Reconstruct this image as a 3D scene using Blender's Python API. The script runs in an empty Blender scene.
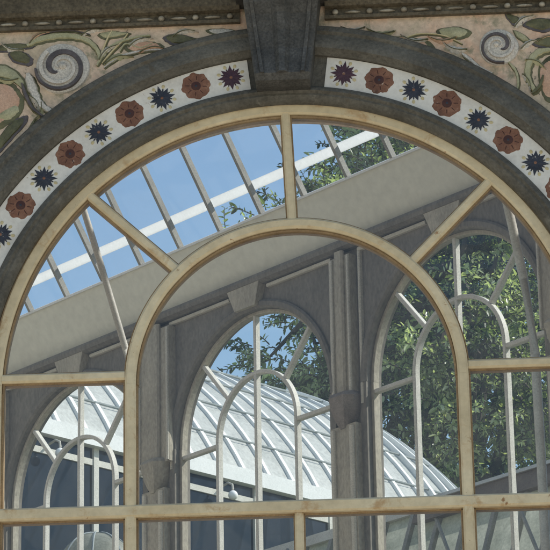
import bpy, math, random
from mathutils import Vector, noise
random.seed(7)
R = math.radians
PI = math.pi
scene = bpy.context.scene
COL = scene.collection
Z0 = 6.46                       # height of the window's springing centre above the forecourt

# ------------------------------------------------------------------ materials
def new_mat(name):
    m = bpy.data.materials.new(name); m.use_nodes = True
    nt = m.node_tree
    for n in list(nt.nodes): nt.nodes.remove(n)
    out = nt.nodes.new('ShaderNodeOutputMaterial')
    return m, nt, out

def N(nt, typ, **kw):
    n = nt.nodes.new(typ)
    for k, v in kw.items():
        if k.startswith('i_'):
            n.inputs[k[2:].replace('_', ' ')].default_value = v
        else:
            setattr(n, k, v)
    return n

def ramp(nt, fac, stops):
    r = nt.nodes.new('ShaderNodeValToRGB')
    el = r.color_ramp.elements
    while len(el) > 1: el.remove(el[-1])
    el[0].position = stops[0][0]; el[0].color = (*stops[0][1], 1)
    for p, c in stops[1:]:
        e = el.new(p); e.color = (*c, 1)
    nt.links.new(fac, r.inputs['Fac'])
    return r.outputs['Color']

def noise_tex(nt, vec, scale, detail=6, rough=.6, dist=0.):
    n = N(nt, 'ShaderNodeTexNoise')
    n.inputs['Scale'].default_value = scale; n.inputs['Detail'].default_value = detail
    n.inputs['Roughness'].default_value = rough; n.inputs['Distortion'].default_value = dist
    nt.links.new(vec, n.inputs['Vector'])
    return n.outputs['Fac']

def mixc(nt, fac, a, b, blend='MIX'):
    m = N(nt, 'ShaderNodeMix', data_type='RGBA', blend_type=blend)
    for sock, v in ((m.inputs[0], fac), (m.inputs[6], a), (m.inputs[7], b)):
        if hasattr(v, 'is_output'): nt.links.new(v, sock)
        elif isinstance(v, tuple): sock.default_value = (*v, 1)
        else: sock.default_value = v
    return m.outputs[2]

def coords(nt, scale=(1, 1, 1)):
    tc = N(nt, 'ShaderNodeTexCoord'); mp = N(nt, 'ShaderNodeMapping')
    nt.links.new(tc.outputs['Object'], mp.inputs['Vector'])
    mp.inputs['Scale'].default_value = scale
    return mp.outputs['Vector']

def surf(name, stops, scale=3., rough=.7, bump=.15, bscale=40., spots=None, stretch=(1, 1, 1), spec=.3, trans=None, fine=.12):
    """mottled opaque surface: large noise through a colour ramp, fine grain over it, optional worn spots, bump"""
    m, nt, out = new_mat(name)
    v = coords(nt, stretch)
    col = ramp(nt, noise_tex(nt, v, scale, 8, .65, .3), stops)
    g = ramp(nt, noise_tex(nt, v, scale * 14, 4, .6), [(.3, (1 - fine * 2,) * 3), (.7, (1 + fine,) * 3)])
    col = mixc(nt, 1., col, g, 'MULTIPLY')
    if spots:
        for thr, wid, sc, c in spots:
            f = ramp(nt, noise_tex(nt, v, sc, 7, .7, .4), [(thr, (0, 0, 0)), (thr + wid, (1, 1, 1))])
            col = mixc(nt, f, col, c)
    b = N(nt, 'ShaderNodeBsdfPrincipled')
    b.inputs['Roughness'].default_value = rough
    b.inputs['Specular IOR Level'].default_value = spec
    nt.links.new(col, b.inputs['Base Color'])
    if bump:
        bp = N(nt, 'ShaderNodeBump'); bp.inputs['Strength'].default_value = bump; bp.inputs['Distance'].default_value = .02
        nt.links.new(noise_tex(nt, v, bscale, 6, .7), bp.inputs['Height'])
        nt.links.new(bp.outputs['Normal'], b.inputs['Normal'])
    sh = b.outputs['BSDF']
    if trans:
        t = N(nt, 'ShaderNodeBsdfTranslucent'); nt.links.new(col, t.inputs['Color'])
        mx = N(nt, 'ShaderNodeMixShader'); mx.inputs[0].default_value = trans
        nt.links.new(sh, mx.inputs[1]); nt.links.new(t.outputs[0], mx.inputs[2]); sh = mx.outputs[0]
    nt.links.new(sh, out.inputs['Surface'])
    return m

def glass(name, tint=(.95, .97, .97), gloss=.06, dirt=.0, dirtcol=(.5, .5, .46), dscale=5.):
    """thin pane: mostly clear, a little mirror, an optional film of dust"""
    m, nt, out = new_mat(name)
    v = coords(nt)
    tr = N(nt, 'ShaderNodeBsdfTransparent'); tr.inputs['Color'].default_value = (*tint, 1)
    gl = N(nt, 'ShaderNodeBsdfGlossy'); gl.inputs['Roughness'].default_value = .03
    gb = N(nt, 'ShaderNodeBump'); gb.inputs['Strength'].default_value = .12; gb.inputs['Distance'].default_value = .02
    nt.links.new(noise_tex(nt, v, 2.2, 2, .5), gb.inputs['Height']); nt.links.new(gb.outputs['Normal'], gl.inputs['Normal'])
    mx = N(nt, 'ShaderNodeMixShader'); mx.inputs[0].default_value = gloss
    nt.links.new(tr.outputs[0], mx.inputs[1]); nt.links.new(gl.outputs[0], mx.inputs[2])
    sh = mx.outputs[0]
    if dirt:
        df = N(nt, 'ShaderNodeBsdfDiffuse'); df.inputs['Color'].default_value = (*dirtcol, 1)
        tl = N(nt, 'ShaderNodeBsdfTranslucent'); tl.inputs['Color'].default_value = (*dirtcol, 1)
        dm = N(nt, 'ShaderNodeMixShader'); dm.inputs[0].default_value = .5
        nt.links.new(df.outputs[0], dm.inputs[1]); nt.links.new(tl.outputs[0], dm.inputs[2])
        f = ramp(nt, noise_tex(nt, v, dscale, 8, .7, .5), [(.35, (dirt * .15,) * 3), (.55, (dirt * .7,) * 3), (.72, (dirt * 2,) * 3)])
        m2 = N(nt, 'ShaderNodeMixShader'); nt.links.new(f, m2.inputs[0])
        nt.links.new(sh, m2.inputs[1]); nt.links.new(dm.outputs[0], m2.inputs[2]); sh = m2.outputs[0]
    nt.links.new(sh, out.inputs['Surface'])
    return m

def foliage(name, c0, c1, c2):
    m, nt, out = new_mat(name)
    at = N(nt, 'ShaderNodeAttribute', attribute_name='tone')
    col = ramp(nt, at.outputs['Fac'], [(.08, c0), (.5, c1), (.95, c2)])  # palest tones put sunlit highlights into the leaf colour
    b = N(nt, 'ShaderNodeBsdfPrincipled'); b.inputs['Roughness'].default_value = .32
    b.inputs['Specular IOR Level'].default_value = .6
    nt.links.new(col, b.inputs['Base Color'])
    t = N(nt, 'ShaderNodeBsdfTranslucent'); nt.links.new(mixc(nt, 1., col, (1.3, 1.5, .6), 'MULTIPLY'), t.inputs['Color'])
    mx = N(nt, 'ShaderNodeMixShader'); mx.inputs[0].default_value = .46
    nt.links.new(b.outputs[0], mx.inputs[1]); nt.links.new(t.outputs[0], mx.inputs[2])
    nt.links.new(mx.outputs[0], out.inputs['Surface'])
    return m

M = {}
M['cream'] = surf('cream_paint', [(.25, (.49, .385, .225)), (.5, (.62, .50, .315)), (.75, (.72, .61, .41))], 1.7, .5, .2, 50,
                  spots=[(.56, .12, 6., (.46, .30, .15)), (.645, .04, 11., (.30, .16, .07)), (.68, .03, 26., (.20, .11, .05))], fine=.06)
M['putty'] = surf('brown_rebate', [(.3, (.21, .135, .07)), (.7, (.36, .25, .135))], 8, .7, .2, 60)
M['spandrel'] = surf('spandrel_glaze', [(.26, (.38, .31, .205)), (.40, (.54, .42, .29)), (.52, (.64, .47, .335)), (.62, (.66, .43, .29)), (.78, (.58, .49, .37))],
                     2.6, .45, .3, 30, spots=[(.54, .12, 7., (.25, .225, .14)), (.62, .06, 18., (.17, .135, .095)), (.68, .06, 14., (.62, .55, .45))], fine=.12)
M['lowwall'] = surf('plaster', [(.3, (.38, .33, .26)), (.7, (.48, .43, .35))], 2, .85, .3, 30)
M['moulding'] = surf('weathered_moulding', [(.3, (.075, .067, .052)), (.5, (.115, .104, .083)), (.72, (.165, .15, .12))], 4, .6, .6, 30,
                     spots=[(.60, .14, 12., (.20, .185, .15)), (.60, .10, 6., (.10, .080, .055)), (.72, .05, 30., (.32, .30, .25))], fine=.16)
M['cornice'] = surf('brown_cornice', [(.3, (.070, .055, .034)), (.6, (.125, .100, .064)), (.8, (.17, .145, .10))], 4, .6, .4, 40,
                    spots=[(.66, .06, 14., (.22, .19, .14))], fine=.25)
M['bead'] = surf('bead_glaze', [(.3, (.16, .125, .085)), (.5, (.30, .25, .18)), (.7, (.52, .46, .36))], 14, .45, .2, 60)
M['slate'] = surf('slate_keystone', [(.3, (.045, .042, .036)), (.55, (.082, .077, .068)), (.8, (.14, .132, .118))], 6, .5, .4, 40, fine=.25,
                  spots=[(.68, .06, 12., (.15, .14, .12))])
M['tile'] = surf('white_tile', [(.3, (.56, .50, .42)), (.5, (.68, .63, .55)), (.75, (.74, .69, .61))], 4, .25, .05, 30, fine=.04,
                 spots=[(.65, .06, 22., (.36, .28, .20))])
M['ink'] = surf('blue_black_glaze', [(.3, (.018, .018, .024)), (.7, (.052, .052, .066))], 12, .3, .15, 50, spots=[(.63, .05, 26., (.36, .33, .29))])
M['ink_red'] = surf('wine_glaze', [(.3, (.045, .018, .024)), (.7, (.09, .04, .05))], 12, .3, .15, 50, spots=[(.62, .05, 24., (.34, .28, .25))])
M['rust'] = surf('russet_glaze', [(.25, (.10, .045, .025)), (.5, (.21, .092, .050)), (.75, (.34, .18, .105))], 9, .3, .2, 50, spots=[(.62, .06, 20., (.42, .30, .22)), (.66, .04, 34., (.05, .02, .015))])
M['rust_dark'] = surf('dark_russet_glaze', [(.3, (.05, .018, .012)), (.7, (.09, .035, .022))], 14, .3, .1, 50)
M['straw'] = surf('straw_glaze', [(.3, (.48, .38, .20)), (.7, (.62, .52, .30))], 14, .3, .1, 50)
M['scroll_light'] = surf('scroll_glaze', [(.3, (.48, .43, .36)), (.6, (.60, .54, .46)), (.8, (.54, .43, .39))], 8, .4, .25, 50, fine=.2)
M['scroll_dark'] = surf('scroll_line_glaze', [(.3, (.055, .046, .045)), (.7, (.14, .115, .11))], 12, .4, .25, 50)
M['leaf_dark'] = surf('dark_leaf_glaze', [(.3, (.065, .060, .030)), (.7, (.17, .16, .08))], 10, .4, .25, 50)
M['leaf_pale'] = surf('pale_leaf_glaze', [(.3, (.30, .28, .15)), (.7, (.46, .42, .26))], 10, .4, .25, 50)
M['peach'] = surf('peach_glaze', [(.3, (.50, .28, .17)), (.7, (.60, .40, .28))], 8, .4, .2, 50)
M['panel'] = surf('dark_grey_boarding', [(.3, (.19, .172, .142)), (.55, (.235, .213, .178)), (.8, (.28, .253, .21))], 3, .75, .25, 30, stretch=(1, 1, .5), spots=[(.62, .08, 5., (.14, .125, .10)), (.68, .04, 18., (.30, .28, .24))])
M['pilaster'] = surf('grey_pilaster_paint', [(.3, (.36, .325, .255)), (.6, (.47, .425, .335)), (.8, (.53, .48, .38))], 4, .7, .25, 30, stretch=(1, 1, .5), spots=[(.62, .07, 6., (.26, .23, .18)), (.67, .04, 16., (.19, .165, .13))])
M['trim'] = surf('pale_trim_paint', [(.3, (.50, .47, .39)), (.7, (.66, .62, .52))], 8, .6, .2, 40)
M['bracket'] = surf('brown_bracket', [(.3, (.21, .175, .145)), (.7, (.34, .295, .25))], 10, .6, .3, 40)
M['soffit'] = surf('beige_soffit_paint', [(.3, (.70, .68, .57)), (.7, (.77, .75, .63))], 1.2, .8, .1, 30, fine=.04, spots=[(.58, .14, 2.2, (.60, .57, .46)), (.70, .05, 9., (.52, .48, .38))])
M['bar'] = surf('grey_white_bar_paint', [(.3, (.56, .54, .47)), (.7, (.70, .68, .61))], 8, .55, .2, 40, spots=[(.68, .05, 15., (.28, .24, .19))])
M['rafter'] = surf('grey_rafter_paint', [(.3, (.24, .225, .185)), (.7, (.36, .34, .285))], 8, .6, .2, 40)
M['strip'] = surf('translucent_purlin', [(.3, (.86, .86, .84)), (.7, (.9, .9, .88))], 4, .5, .05, 30, trans=.75, fine=.03)
M['iron'] = surf('grey_iron_paint', [(.3, (.40, .375, .32)), (.7, (.56, .53, .46))], 8, .5, .2, 40)
M['floor'] = surf('stone_floor', [(.3, (.42, .40, .36)), (.7, (.55, .52, .47))], 2, .6, .15, 20)
M['inside'] = surf('inside_plaster', [(.3, (.55, .52, .46)), (.7, (.65, .62, .56))], 2, .8, .15, 20)
M['white_rib'] = surf('white_rib_paint', [(.3, (.76, .77, .75)), (.7, (.85, .85, .83))], 5, .5, .1, 40, fine=.06)
M['wash'] = surf('whitewashed_glass', [(.25, (.54, .56, .52)), (.45, (.72, .73, .68)), (.7, (.85, .85, .79))], 1.8, .35, .1, 20, fine=.1,
                 spots=[(.58, .12, 5., (.42, .46, .45)), (.62, .08, 3., (.84, .84, .79))], trans=.35)
M['wash_pale'] = surf('dusty_glass', [(.25, (.30, .31, .25)), (.5, (.50, .50, .42)), (.75, (.76, .75, .65))], 3.5, .4, .1, 20, fine=.1,
                 spots=[(.6, .1, 6., (.36, .37, .30))], trans=.6)
M['lap'] = surf('glazing_lap', [(.3, (.22, .25, .25)), (.7, (.34, .37, .37))], 6, .6, .1, 40)
M['brownwood'] = surf('brown_verge_wood', [(.3, (.12, .085, .06)), (.7, (.22, .16, .11))], 6, .7, .3, 40)
M['opal'] = surf('opal_glass', [(.3, (.82, .82, .80)), (.7, (.88, .88, .86))], 4, .25, 0, 30, fine=.02)
M['bark'] = surf('bark', [(.3, (.06, .05, .04)), (.7, (.13, .11, .09))], 5, .9, .6, 20, stretch=(1, 1, .3))
M['grass'] = surf('lawn', [(.3, (.05, .075, .025)), (.7, (.09, .12, .045))], .4, .9, .4, 30)
M['paving'] = surf('bounce_gravel', [(.3, (.60, .54, .44)), (.7, (.70, .64, .53))], 1.2, .9, .4, 60)
M['glass'] = glass('window_glass', gloss=.06, dirt=.03, dirtcol=(.62, .60, .55), dscale=3.)
M['glass_far'] = glass('far_window_glass', gloss=.03, dirt=.02)
M['glass_roof'] = glass('roof_glass', tint=(.97, .98, .99), gloss=.04, dirt=.01)
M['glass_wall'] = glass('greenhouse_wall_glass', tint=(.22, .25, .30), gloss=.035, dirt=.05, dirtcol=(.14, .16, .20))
M['leaves_a'] = foliage('evergreen_leaves', (.008, .014, .005), (.13, .160, .080), (.58, .60, .44))
M['leaves_b'] = foliage('blue_green_leaves', (.014, .026, .014), (.16, .195, .115), (.54, .58, .42))
M['leaves_c'] = foliage('light_green_leaves', (.020, .032, .012), (.16, .195, .095), (.54, .58, .40))

# ------------------------------------------------------------------ geometry helpers
class Frame:
    """a vertical wall plane: a runs along it, z is up, d stands out towards the viewer"""
    def __init__(s, o, ea, ed):
        s.o = Vector(o); s.ea = Vector(ea).normalized(); s.ed = Vector(ed).normalized(); s.ez = Vector((0, 0, 1))
    def p(s, a, z, d=0.): return s.o + s.ea * a + s.ez * z + s.ed * d

class MB:
    def __init__(s): s.v = []; s.f = []; s.mi = []; s.cur = 0
    def add(s, vs, fs):
        b = len(s.v); s.v += [Vector(x) for x in vs]
        for f in fs: s.f.append([b + i for i in f]); s.mi.append(s.cur)
    def loft(s, rings, closed=False, caps=True):
        n = len(rings[0]); vs = [p for r in rings for p in r]; fs = []
        m = len(rings)
        for i in range(m if closed else m - 1):
            j = (i + 1) % m
            for k in range(n):
                l = (k + 1) % n
                fs.append([i * n + k, i * n + l, j * n + l, j * n + k])
        if caps and not closed:
            fs.append(list(range(n))[::-1]); fs.append([(m - 1) * n + k for k in range(n)])
        s.add(vs, fs)
    def build(s, name, mats, parent=None, smooth=False):
        org = parent['_o'] if parent is not None and '_o' in parent else (0, 0, 0)
        org = Vector(org)
        me = bpy.data.meshes.new(name)
        me.from_pydata([tuple(v - org) for v in s.v], [], s.f)
        if not isinstance(mats, (list, tuple)): mats = [mats]
        for m in mats: me.materials.append(m)
        if len(mats) > 1: me.polygons.foreach_set('material_index', s.mi)
        import bmesh
        bm = bmesh.new(); bm.from_mesh(me)
        bmesh.ops.recalc_face_normals(bm, faces=bm.faces)
        bm.to_mesh(me); bm.free()
        if smooth:
            me.polygons.foreach_set('use_smooth', [True] * len(me.polygons))
            try: me.set_sharp_from_angle(angle=R(40))
            except Exception: pass
        o = bpy.data.objects.new(name, me); COL.objects.link(o)
        if parent is not None: o.parent = parent
        if parent is not None: o['_o'] = tuple(org)
        return o
    # --- shapes
    def box(s, fr, a0, a1, z0, z1, d0, d1):
        s.loft([[fr.p(a0, z0, d0), fr.p(a1, z0, d0), fr.p(a1, z0, d1), fr.p(a0, z0, d1)],
                [fr.p(a0, z1, d0), fr.p(a1, z1, d0), fr.p(a1, z1, d1), fr.p(a0, z1, d1)]])
    def bar(s, fr, p, q, w, d0, d1, c=.004, ext=0.):
        """bar with chamfered front edges lying in the wall plane from p to q"""
        ax, az = q[0] - p[0], q[1] - p[1]; L = math.hypot(ax, az); ax /= L; az /= L
        nx, nz = -az, ax; h = w / 2
        sec = [(-h, d0), (h, d0), (h, d1 - c), (h - c, d1), (-h + c, d1), (-h, d1 - c)]
        n = max(1, int(L / .25)); rings = []
        for i in range(n + 1):
            t = -ext + (L + 2 * ext) * i / n
            rings.append([fr.p(p[0] + ax * t + nx * o, p[1] + az * t + nz * o, d) for o, d in sec])
        s.loft(rings)
    def arc(s, fr, ca, cz, prof, th0=0., th1=PI, n=64):
        """sweep a closed (radius, d) profile round (ca, cz)"""
        rings = []
        for i in range(n + 1):
            t = th0 + (th1 - th0) * i / n
            rings.append([fr.p(ca + r * math.cos(t), cz + r * math.sin(t), d) for r, d in prof])
        s.loft(rings)
    def arcbar(s, fr, ca, cz, r0, r1, d0, d1, th0=0., th1=PI, n=64, c=.004):
        s.arc(fr, ca, cz, [(r0, d0), (r1, d0), (r1, d1 - c), (r1 - c, d1), (r0 + c, d1), (r0, d1 - c)], th0, th1, n)
    def extr(s, fr, prof, a0, a1):
        s.loft([[fr.p(a0, z, d) for z, d in prof], [fr.p(a1, z, d) for z, d in prof]])
    def tube(s, pts, rad, n=8, caps=True):
        pts = [Vector(p) for p in pts]; rings = []
        for i, p in enumerate(pts):
            t = (pts[min(i + 1, len(pts) - 1)] - pts[max(i - 1, 0)]).normalized()
            x = t.cross(Vector((0, 0, 1)));
            if x.length < .1: x = t.cross(Vector((0, 1, 0)))
            x.normalize(); y = t.cross(x)
            r = rad[i] if isinstance(rad, (list, tuple)) else rad
            rings.append([p + x * r * math.cos(2 * PI * k / n) + y * r * math.sin(2 * PI * k / n) for k in range(n)])
        s.loft(rings, caps=caps)
    def ball(s, c, rx, ry, rz, n=12, m=8):
        c = Vector(c); vs = [c + Vector((0, 0, -rz))]; fs = []
        for i in range(1, m):
            ph = -PI / 2 + PI * i / m
            for k in range(n):
                t = 2 * PI * k / n
                vs.append(c + Vector((rx * math.cos(ph) * math.cos(t), ry * math.cos(ph) * math.sin(t), rz * math.sin(ph))))
        vs.append(c + Vector((0, 0, rz))); top = len(vs) - 1
        for k in range(n):
            fs.append([0, 1 + (k + 1) % n, 1 + k]); b = 1 + (m - 2) * n; fs.append([b + k, b + (k + 1) % n, top])
            for i in range(m - 2):
                b = 1 + i * n; fs.append([b + k, b + (k + 1) % n, b + n + (k + 1) % n, b + n + k])
        s.add(vs, fs)
    def poly(s, fr, pts, d0, d1, inset=0.0):
        """low relief: outline at d0, inset copy at d1, closed by a fan round the middle"""
        n = len(pts); ca = sum(p[0] for p in pts) / n; cz = sum(p[1] for p in pts) / n
        k = 1 - inset
        vs = [fr.p(a, z, d0) for a, z in pts] + [fr.p(ca + (a - ca) * k, cz + (z - cz) * k, d1) for a, z in pts] + [fr.p(ca, cz, d1 + .002)]
        fs = []
        for i in range(n):
            j = (i + 1) % n
            fs.append([i, j, n + j, n + i]); fs.append([n + i, n + j, 2 * n])
        s.add(vs, fs)
    def ribbon(s, fr, pts, widths, d0, d1):
        """tapering raised strip along a curve drawn on the wall"""
        rings = []
        for i, (a, z) in enumerate(pts):
            p, q = pts[max(i - 1, 0)], pts[min(i + 1, len(pts) - 1)]
            tx, tz = q[0] - p[0], q[1] - p[1]; L = math.hypot(tx, tz) or 1; nx, nz = -tz / L, tx / L
            w = widths[i] / 2
            rings.append([fr.p(a - nx * w, z - nz * w, d0), fr.p(a + nx * w, z + nz * w, d0),
                          fr.p(a + nx * w * .6, z + nz * w * .6, d1), fr.p(a - nx * w * .6, z - nz * w * .6, d1)])
        s.loft(rings)

def arched_wall(mb, fr, a0, a1, z0, z1, holes, zsill, d0, d1, n=32):
    """wall slab with round-headed openings: holes = [(centre, springing z, radius)] sorted by centre"""
    def quad(pts):                                       # pts (a,z) as a front and a back face
        for d in (d0, d1): mb.add([fr.p(a, z, d) for a, z in pts], [list(range(len(pts)))])
    def rev(p, q): mb.add([fr.p(*p, d0), fr.p(*q, d0), fr.p(*q, d1), fr.p(*p, d1)], [[0, 1, 2, 3]])
    x = a0
    for c, zc, r in holes:
        quad([(x, z0), (c - r, z0), (c - r, z1), (x, z1)])
        if zsill > z0: quad([(c - r, z0), (c + r, z0), (c + r, zsill), (c - r, zsill)])
        rev((c - r, zsill), (c + r, zsill)); rev((c - r, zsill), (c - r, zc)); rev((c + r, zsill), (c + r, zc))
        pr = (c - r, zc)
        for i in range(1, n + 1):
            t = PI - PI * i / n; pt = (c + r * math.cos(t), zc + r * math.sin(t))
            quad([pr, pt, (pt[0], z1), (pr[0], z1)]); rev(pr, pt); pr = pt
        x = c + r
    quad([(x, z0), (a1, z0), (a1, z1), (x, z1)])
    for p, q in (((a0, z0), (a1, z0)), ((a0, z1), (a1, z1)), ((a0, z0), (a0, z1)), ((a1, z0), (a1, z1))): rev(p, q)

def thing(name, label, cat, loc, group=None):
    o = bpy.data.objects.new(name, None); COL.objects.link(o)
    o.empty_display_size = .2
    o.location = loc; o['_o'] = tuple(loc); o['label'] = label; o['category'] = cat; o['kind'] = 'thing'
    if group: o['group'] = group
    return o

def struct(o): o['kind'] = 'structure'; return o

def copy_tree(o, parent=None):
    c = o.copy(); COL.objects.link(c)
    if parent is not None: c.parent = parent
    for ch in list(o.children): copy_tree(ch, c)
    return c

FA = Frame((0, 0, Z0), (1, 0, 0), (0, -1, 0))                       # the decorated front wall
AN = R(45.42)
U = Vector((-math.cos(AN), math.sin(AN), 0)); NN = Vector((math.sin(AN), math.cos(AN), 0))
FB = Frame((0, 4, Z0), U, -NN)                                      # the gallery's far wall, turned 45 degrees

# ------------------------------------------------------------------ the ground
def ground_h(x, y):
    if y < 6: return 0.
    t = min(1, (y - 6) / 5.); t = t * t * (3 - 2 * t)
    h = 6.9 * t
    if y > 60: h += (y - 60) * .0
    return h
g = MB()
xs = [-2500, -600, -150, -60, -30, -20, -14, -10, -6, -3, 0, 3, 6, 10, 14, 20, 30, 60, 150, 600, 2500]
ys = [-2500, -600, -150, -60, -30, -15, -8, 0, 3, 6, 6.7, 7.3, 8, 8.7, 9.4, 10, 11, 14, 20, 30, 45, 60, 150, 600, 2500]
vs = [(x, y, ground_h(x, y)) for y in ys for x in xs]; nx = len(xs)
g.add(vs, [[j * nx + i, j * nx + i + 1, (j + 1) * nx + i + 1, (j + 1) * nx + i] for j in range(len(ys) - 1) for i in range(nx - 1)])
struct(g.build('ground', M['grass']))
pv = MB(); pv.add([(-120, -160, .004), (120, -160, .004), (120, -.36, .004), (-120, -.36, .004)], [[0, 1, 2, 3]])  # unseen ground, made pale and wide to bounce sunlight onto the facade
struct(pv.build('bounce_forecourt', M['paving']))

# ------------------------------------------------------------------ decorated front wall
wall = thing('facade_wall', 'decorated facade wall with glazed tile arch, dark keystone and painted scroll spandrels', 'wall', (0, 0, 0))
mb = MB(); arched_wall(mb, FA, -7, 7, -2.4, 3.45, [(0., .02, 1.60)], -2.1, -.34, 0., 64); mb.build('spandrel_wall', M['spandrel'], wall)
mb = MB(); mb.box(FA, -7, 7, -Z0, -2.4, -.34, 0.); mb.box(FA, -7, 7, -Z0, -Z0 + .6, 0., .08); mb.build('plinth_wall', M['lowwall'], wall)
# rings of the arch
TH0, TH1 = -.02, PI + .02
mb = MB()
mb.arc(FA, 0, 0, [(1.872, -.01), (2.045, -.01), (2.045, .03), (2.03, .055), (2.0, .065), (1.985, .052), (1.965, .058), (1.925, .075), (1.90, .07), (1.885, .045), (1.872, .03)], TH0, TH1, 96)
for sg in (-1, 1):
    mb.box(FA, min(sg * 1.872, sg * 2.045), max(sg * 1.872, sg * 2.045), -2.4, -.04, -.01, .06)
mb.build('outer_archivolt', M['moulding'], wall, True)
mb = MB()
mb.arc(FA, 0, 0, [(1.600, -.025), (1.690, -.025), (1.690, .022), (1.676, .04), (1.658, .045), (1.646, .03), (1.634, .032), (1.614, .02), (1.604, .0), (1.600, -.012)], TH0, TH1, 96)
for sg in (-1, 1):
    mb.box(FA, min(sg * 1.6, sg * 1.69), max(sg * 1.6, sg * 1.69), -2.4, -.032, -.025, .03)
mb.build('inner_archivolt', M['moulding'], wall, True)
# tile band
band = None
mb = MB(); mb.arc(FA, 0, 0, [(1.690, -.01), (1.872, -.01), (1.872, .008), (1.690, .008)], TH0, TH1, 96)
for sg in (-1, 1): mb.box(FA, min(sg * 1.69, sg * 1.872), max(sg * 1.69, sg * 1.872), -2.4, -.04, -.01, .008)
band = mb.build('tile_band', M['moulding'], wall)
DT = .1097
def ring_pt(th, r, tw, rad):                     # local polar (r, tw) about the tile centre at angle th from vertical
    lx, lz = r * math.sin(tw), r * math.cos(tw)
    # local axes: radial and tangential
    rr = rad + lz; a = th + lx / rad
    return rr * math.sin(a), rr * math.cos(a)
def tile(th, kind, seed):
    rnd = random.Random(seed); mb = MB(); r0, r1 = 1.6935, 1.8685; h = DT / 2
    k = 6; vs = []
    for d, e in ((.006, 0), (.0125, 0), ):
        for i in range(k + 1): a = th - h + e + (2 * h - 2 * e) * i / k; vs.append(FA.p((r0 + e) * math.sin(a), (r0 + e) * math.cos(a), d))
        for i in range(k + 1): a = th + h - e - (2 * h - 2 * e) * i / k; vs.append(FA.p((r1 - e) * math.sin(a), (r1 - e) * math.cos(a), d))
    n = 2 * (k + 1)
    mb.cur = 0
    mb.add(vs, [[n + i for i in range(n)]] + [[i, (i + 1) % n, n + (i + 1) % n, n + i] for i in range(n)])
    rad = 1.781
    def shape(pts, d, mi):
        mb.cur = mi; q = [ring_pt(th, r, t, rad) for r, t in pts]
        mb.poly(FA, q, d - .003, d, .04)
    j = rnd.uniform(-.08, .08)
    if kind == 'star':
        # straw petals round the outside, then the dark eight-pointed star
        for i in range(8):
            t = (i + .5) * PI / 4 + j; pts = []
            for m in range(8):
                q = 2 * PI * m / 8; pr, pt = .068 + .012 * math.cos(q), .0095 * math.sin(q)
                pts.append((math.hypot(pr, pt), t + math.atan2(pt, pr)))
            shape(pts, .0140, 3)
        pts = []
        for i in range(16):
            rr = rnd.uniform(.066, .078) if i % 2 == 0 else rnd.uniform(.034, .040)
            pts.append((rr, i * PI / 8 + j))
        shape(pts, .0152, 1)
        for i in range(8):
            t = i * PI / 4 + PI / 8 + j
            shape([(.028, t - .20), (.055, t - .05), (.055, t + .05), (.028, t + .20)], .0149, 1)
        shape([(.010, i * PI / 5) for i in range(10)], .0166, 2)
    else:
        pts = []
        for i in range(48):
            t = 2 * PI * i / 48; rr = .078 * (1 + .06 * math.cos(8 * (t + j))) * rnd.uniform(.96, 1.04); pts.append((rr, t))
        shape(pts, .0145, 1)
        for i in range(8):
            t = i * PI / 4 + PI / 8 + j; shape([(.034, t - .09), (.060, t - .03), (.060, t + .03), (.034, t + .09)], .0153, 2)
        shape([(.027, i * PI / 8) for i in range(16)], .0168, 2)
        shape([(.011, i * PI / 5) for i in range(10)], .0176, 4)
    if kind == 'star':
        red = seed % 5 == 0
        return mb.build('star_tile', [M['tile'], M['ink_red'] if red else M['ink'], M['rust'], M['straw']], band)
    return mb.build('flower_tile', [M['tile'], M['rust'], M['rust_dark'], M['peach'], M['ink']], band)
for sg in (-1, 1):
    for k in range(13):
        tile(sg * (.172 + DT * k) + .004, 'star' if k % 2 == 0 else 'flower', k + (0 if sg < 0 else 40))
# plain half tile against each side of the keystone
# keystone: tapered block with S-curved face, raised fillets and a cap
mb = MB()
prof = [(1.655, .10), (1.668, .16), (1.70, .185), (1.76, .175), (1.85, .165), (1.95, .175), (2.04, .20), (2.10, .235), (2.13, .245), (2.165, .245)]
def kx(z, s):                                     # half width shrinking downwards
    t = (z - 1.655) / .495
    return (-.158 - .062 * t if s < 0 else .132 + .062 * t)
rings = []
for z, d in prof:
    rings.append([FA.p(kx(z, -1), z, -.01), FA.p(kx(z, 1), z, -.01), FA.p(kx(z, 1), z, d - .01), FA.p(kx(z, 1) - .012, z, d), FA.p(kx(z, -1) + .012, z, d), FA.p(kx(z, -1), z, d - .01)])
mb.loft(rings)
ks = mb.build('keystone', M['slate'], wall)
mb = MB()
for o0, o1 in ((.03, .055), (-.055, -.03)):       # two raised side fillets
    rings = []
    for z, d in prof[2:-2]:
        a = kx(z, -1) + o0 if o0 > 0 else kx(z, 1) + o0; b = kx(z, -1) + o1 if o0 > 0 else kx(z, 1) + o1
        rings.append([FA.p(a, z, d - .002), FA.p(b, z, d - .002), FA.p(b - .003, z, d + .018), FA.p(a + .003, z, d + .018)])
    mb.loft(rings)
rings = []                                        # central tongue
for z, d in prof[2:-2]:
    t = (z - 1.70) / .34; w = .035 + .02 * t
    rings.append([FA.p(-.013 - w, z, d - .002), FA.p(-.013 + w, z, d - .002), FA.p(-.013 + w * .4, z, d + .026), FA.p(-.013 - w * .4, z, d + .026)])
mb.loft(rings)
mb.build('raised_fillet', M['slate'], ks)
mb = MB()
mb.extr(FA, [(2.166, -.01), (2.166, .255), (2.18, .275), (2.215, .28), (2.225, .30), (2.30, .31), (2.30, -.01)], -.262, .236)
mb.build('keystone_cap', M['slate'], wall)
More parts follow.
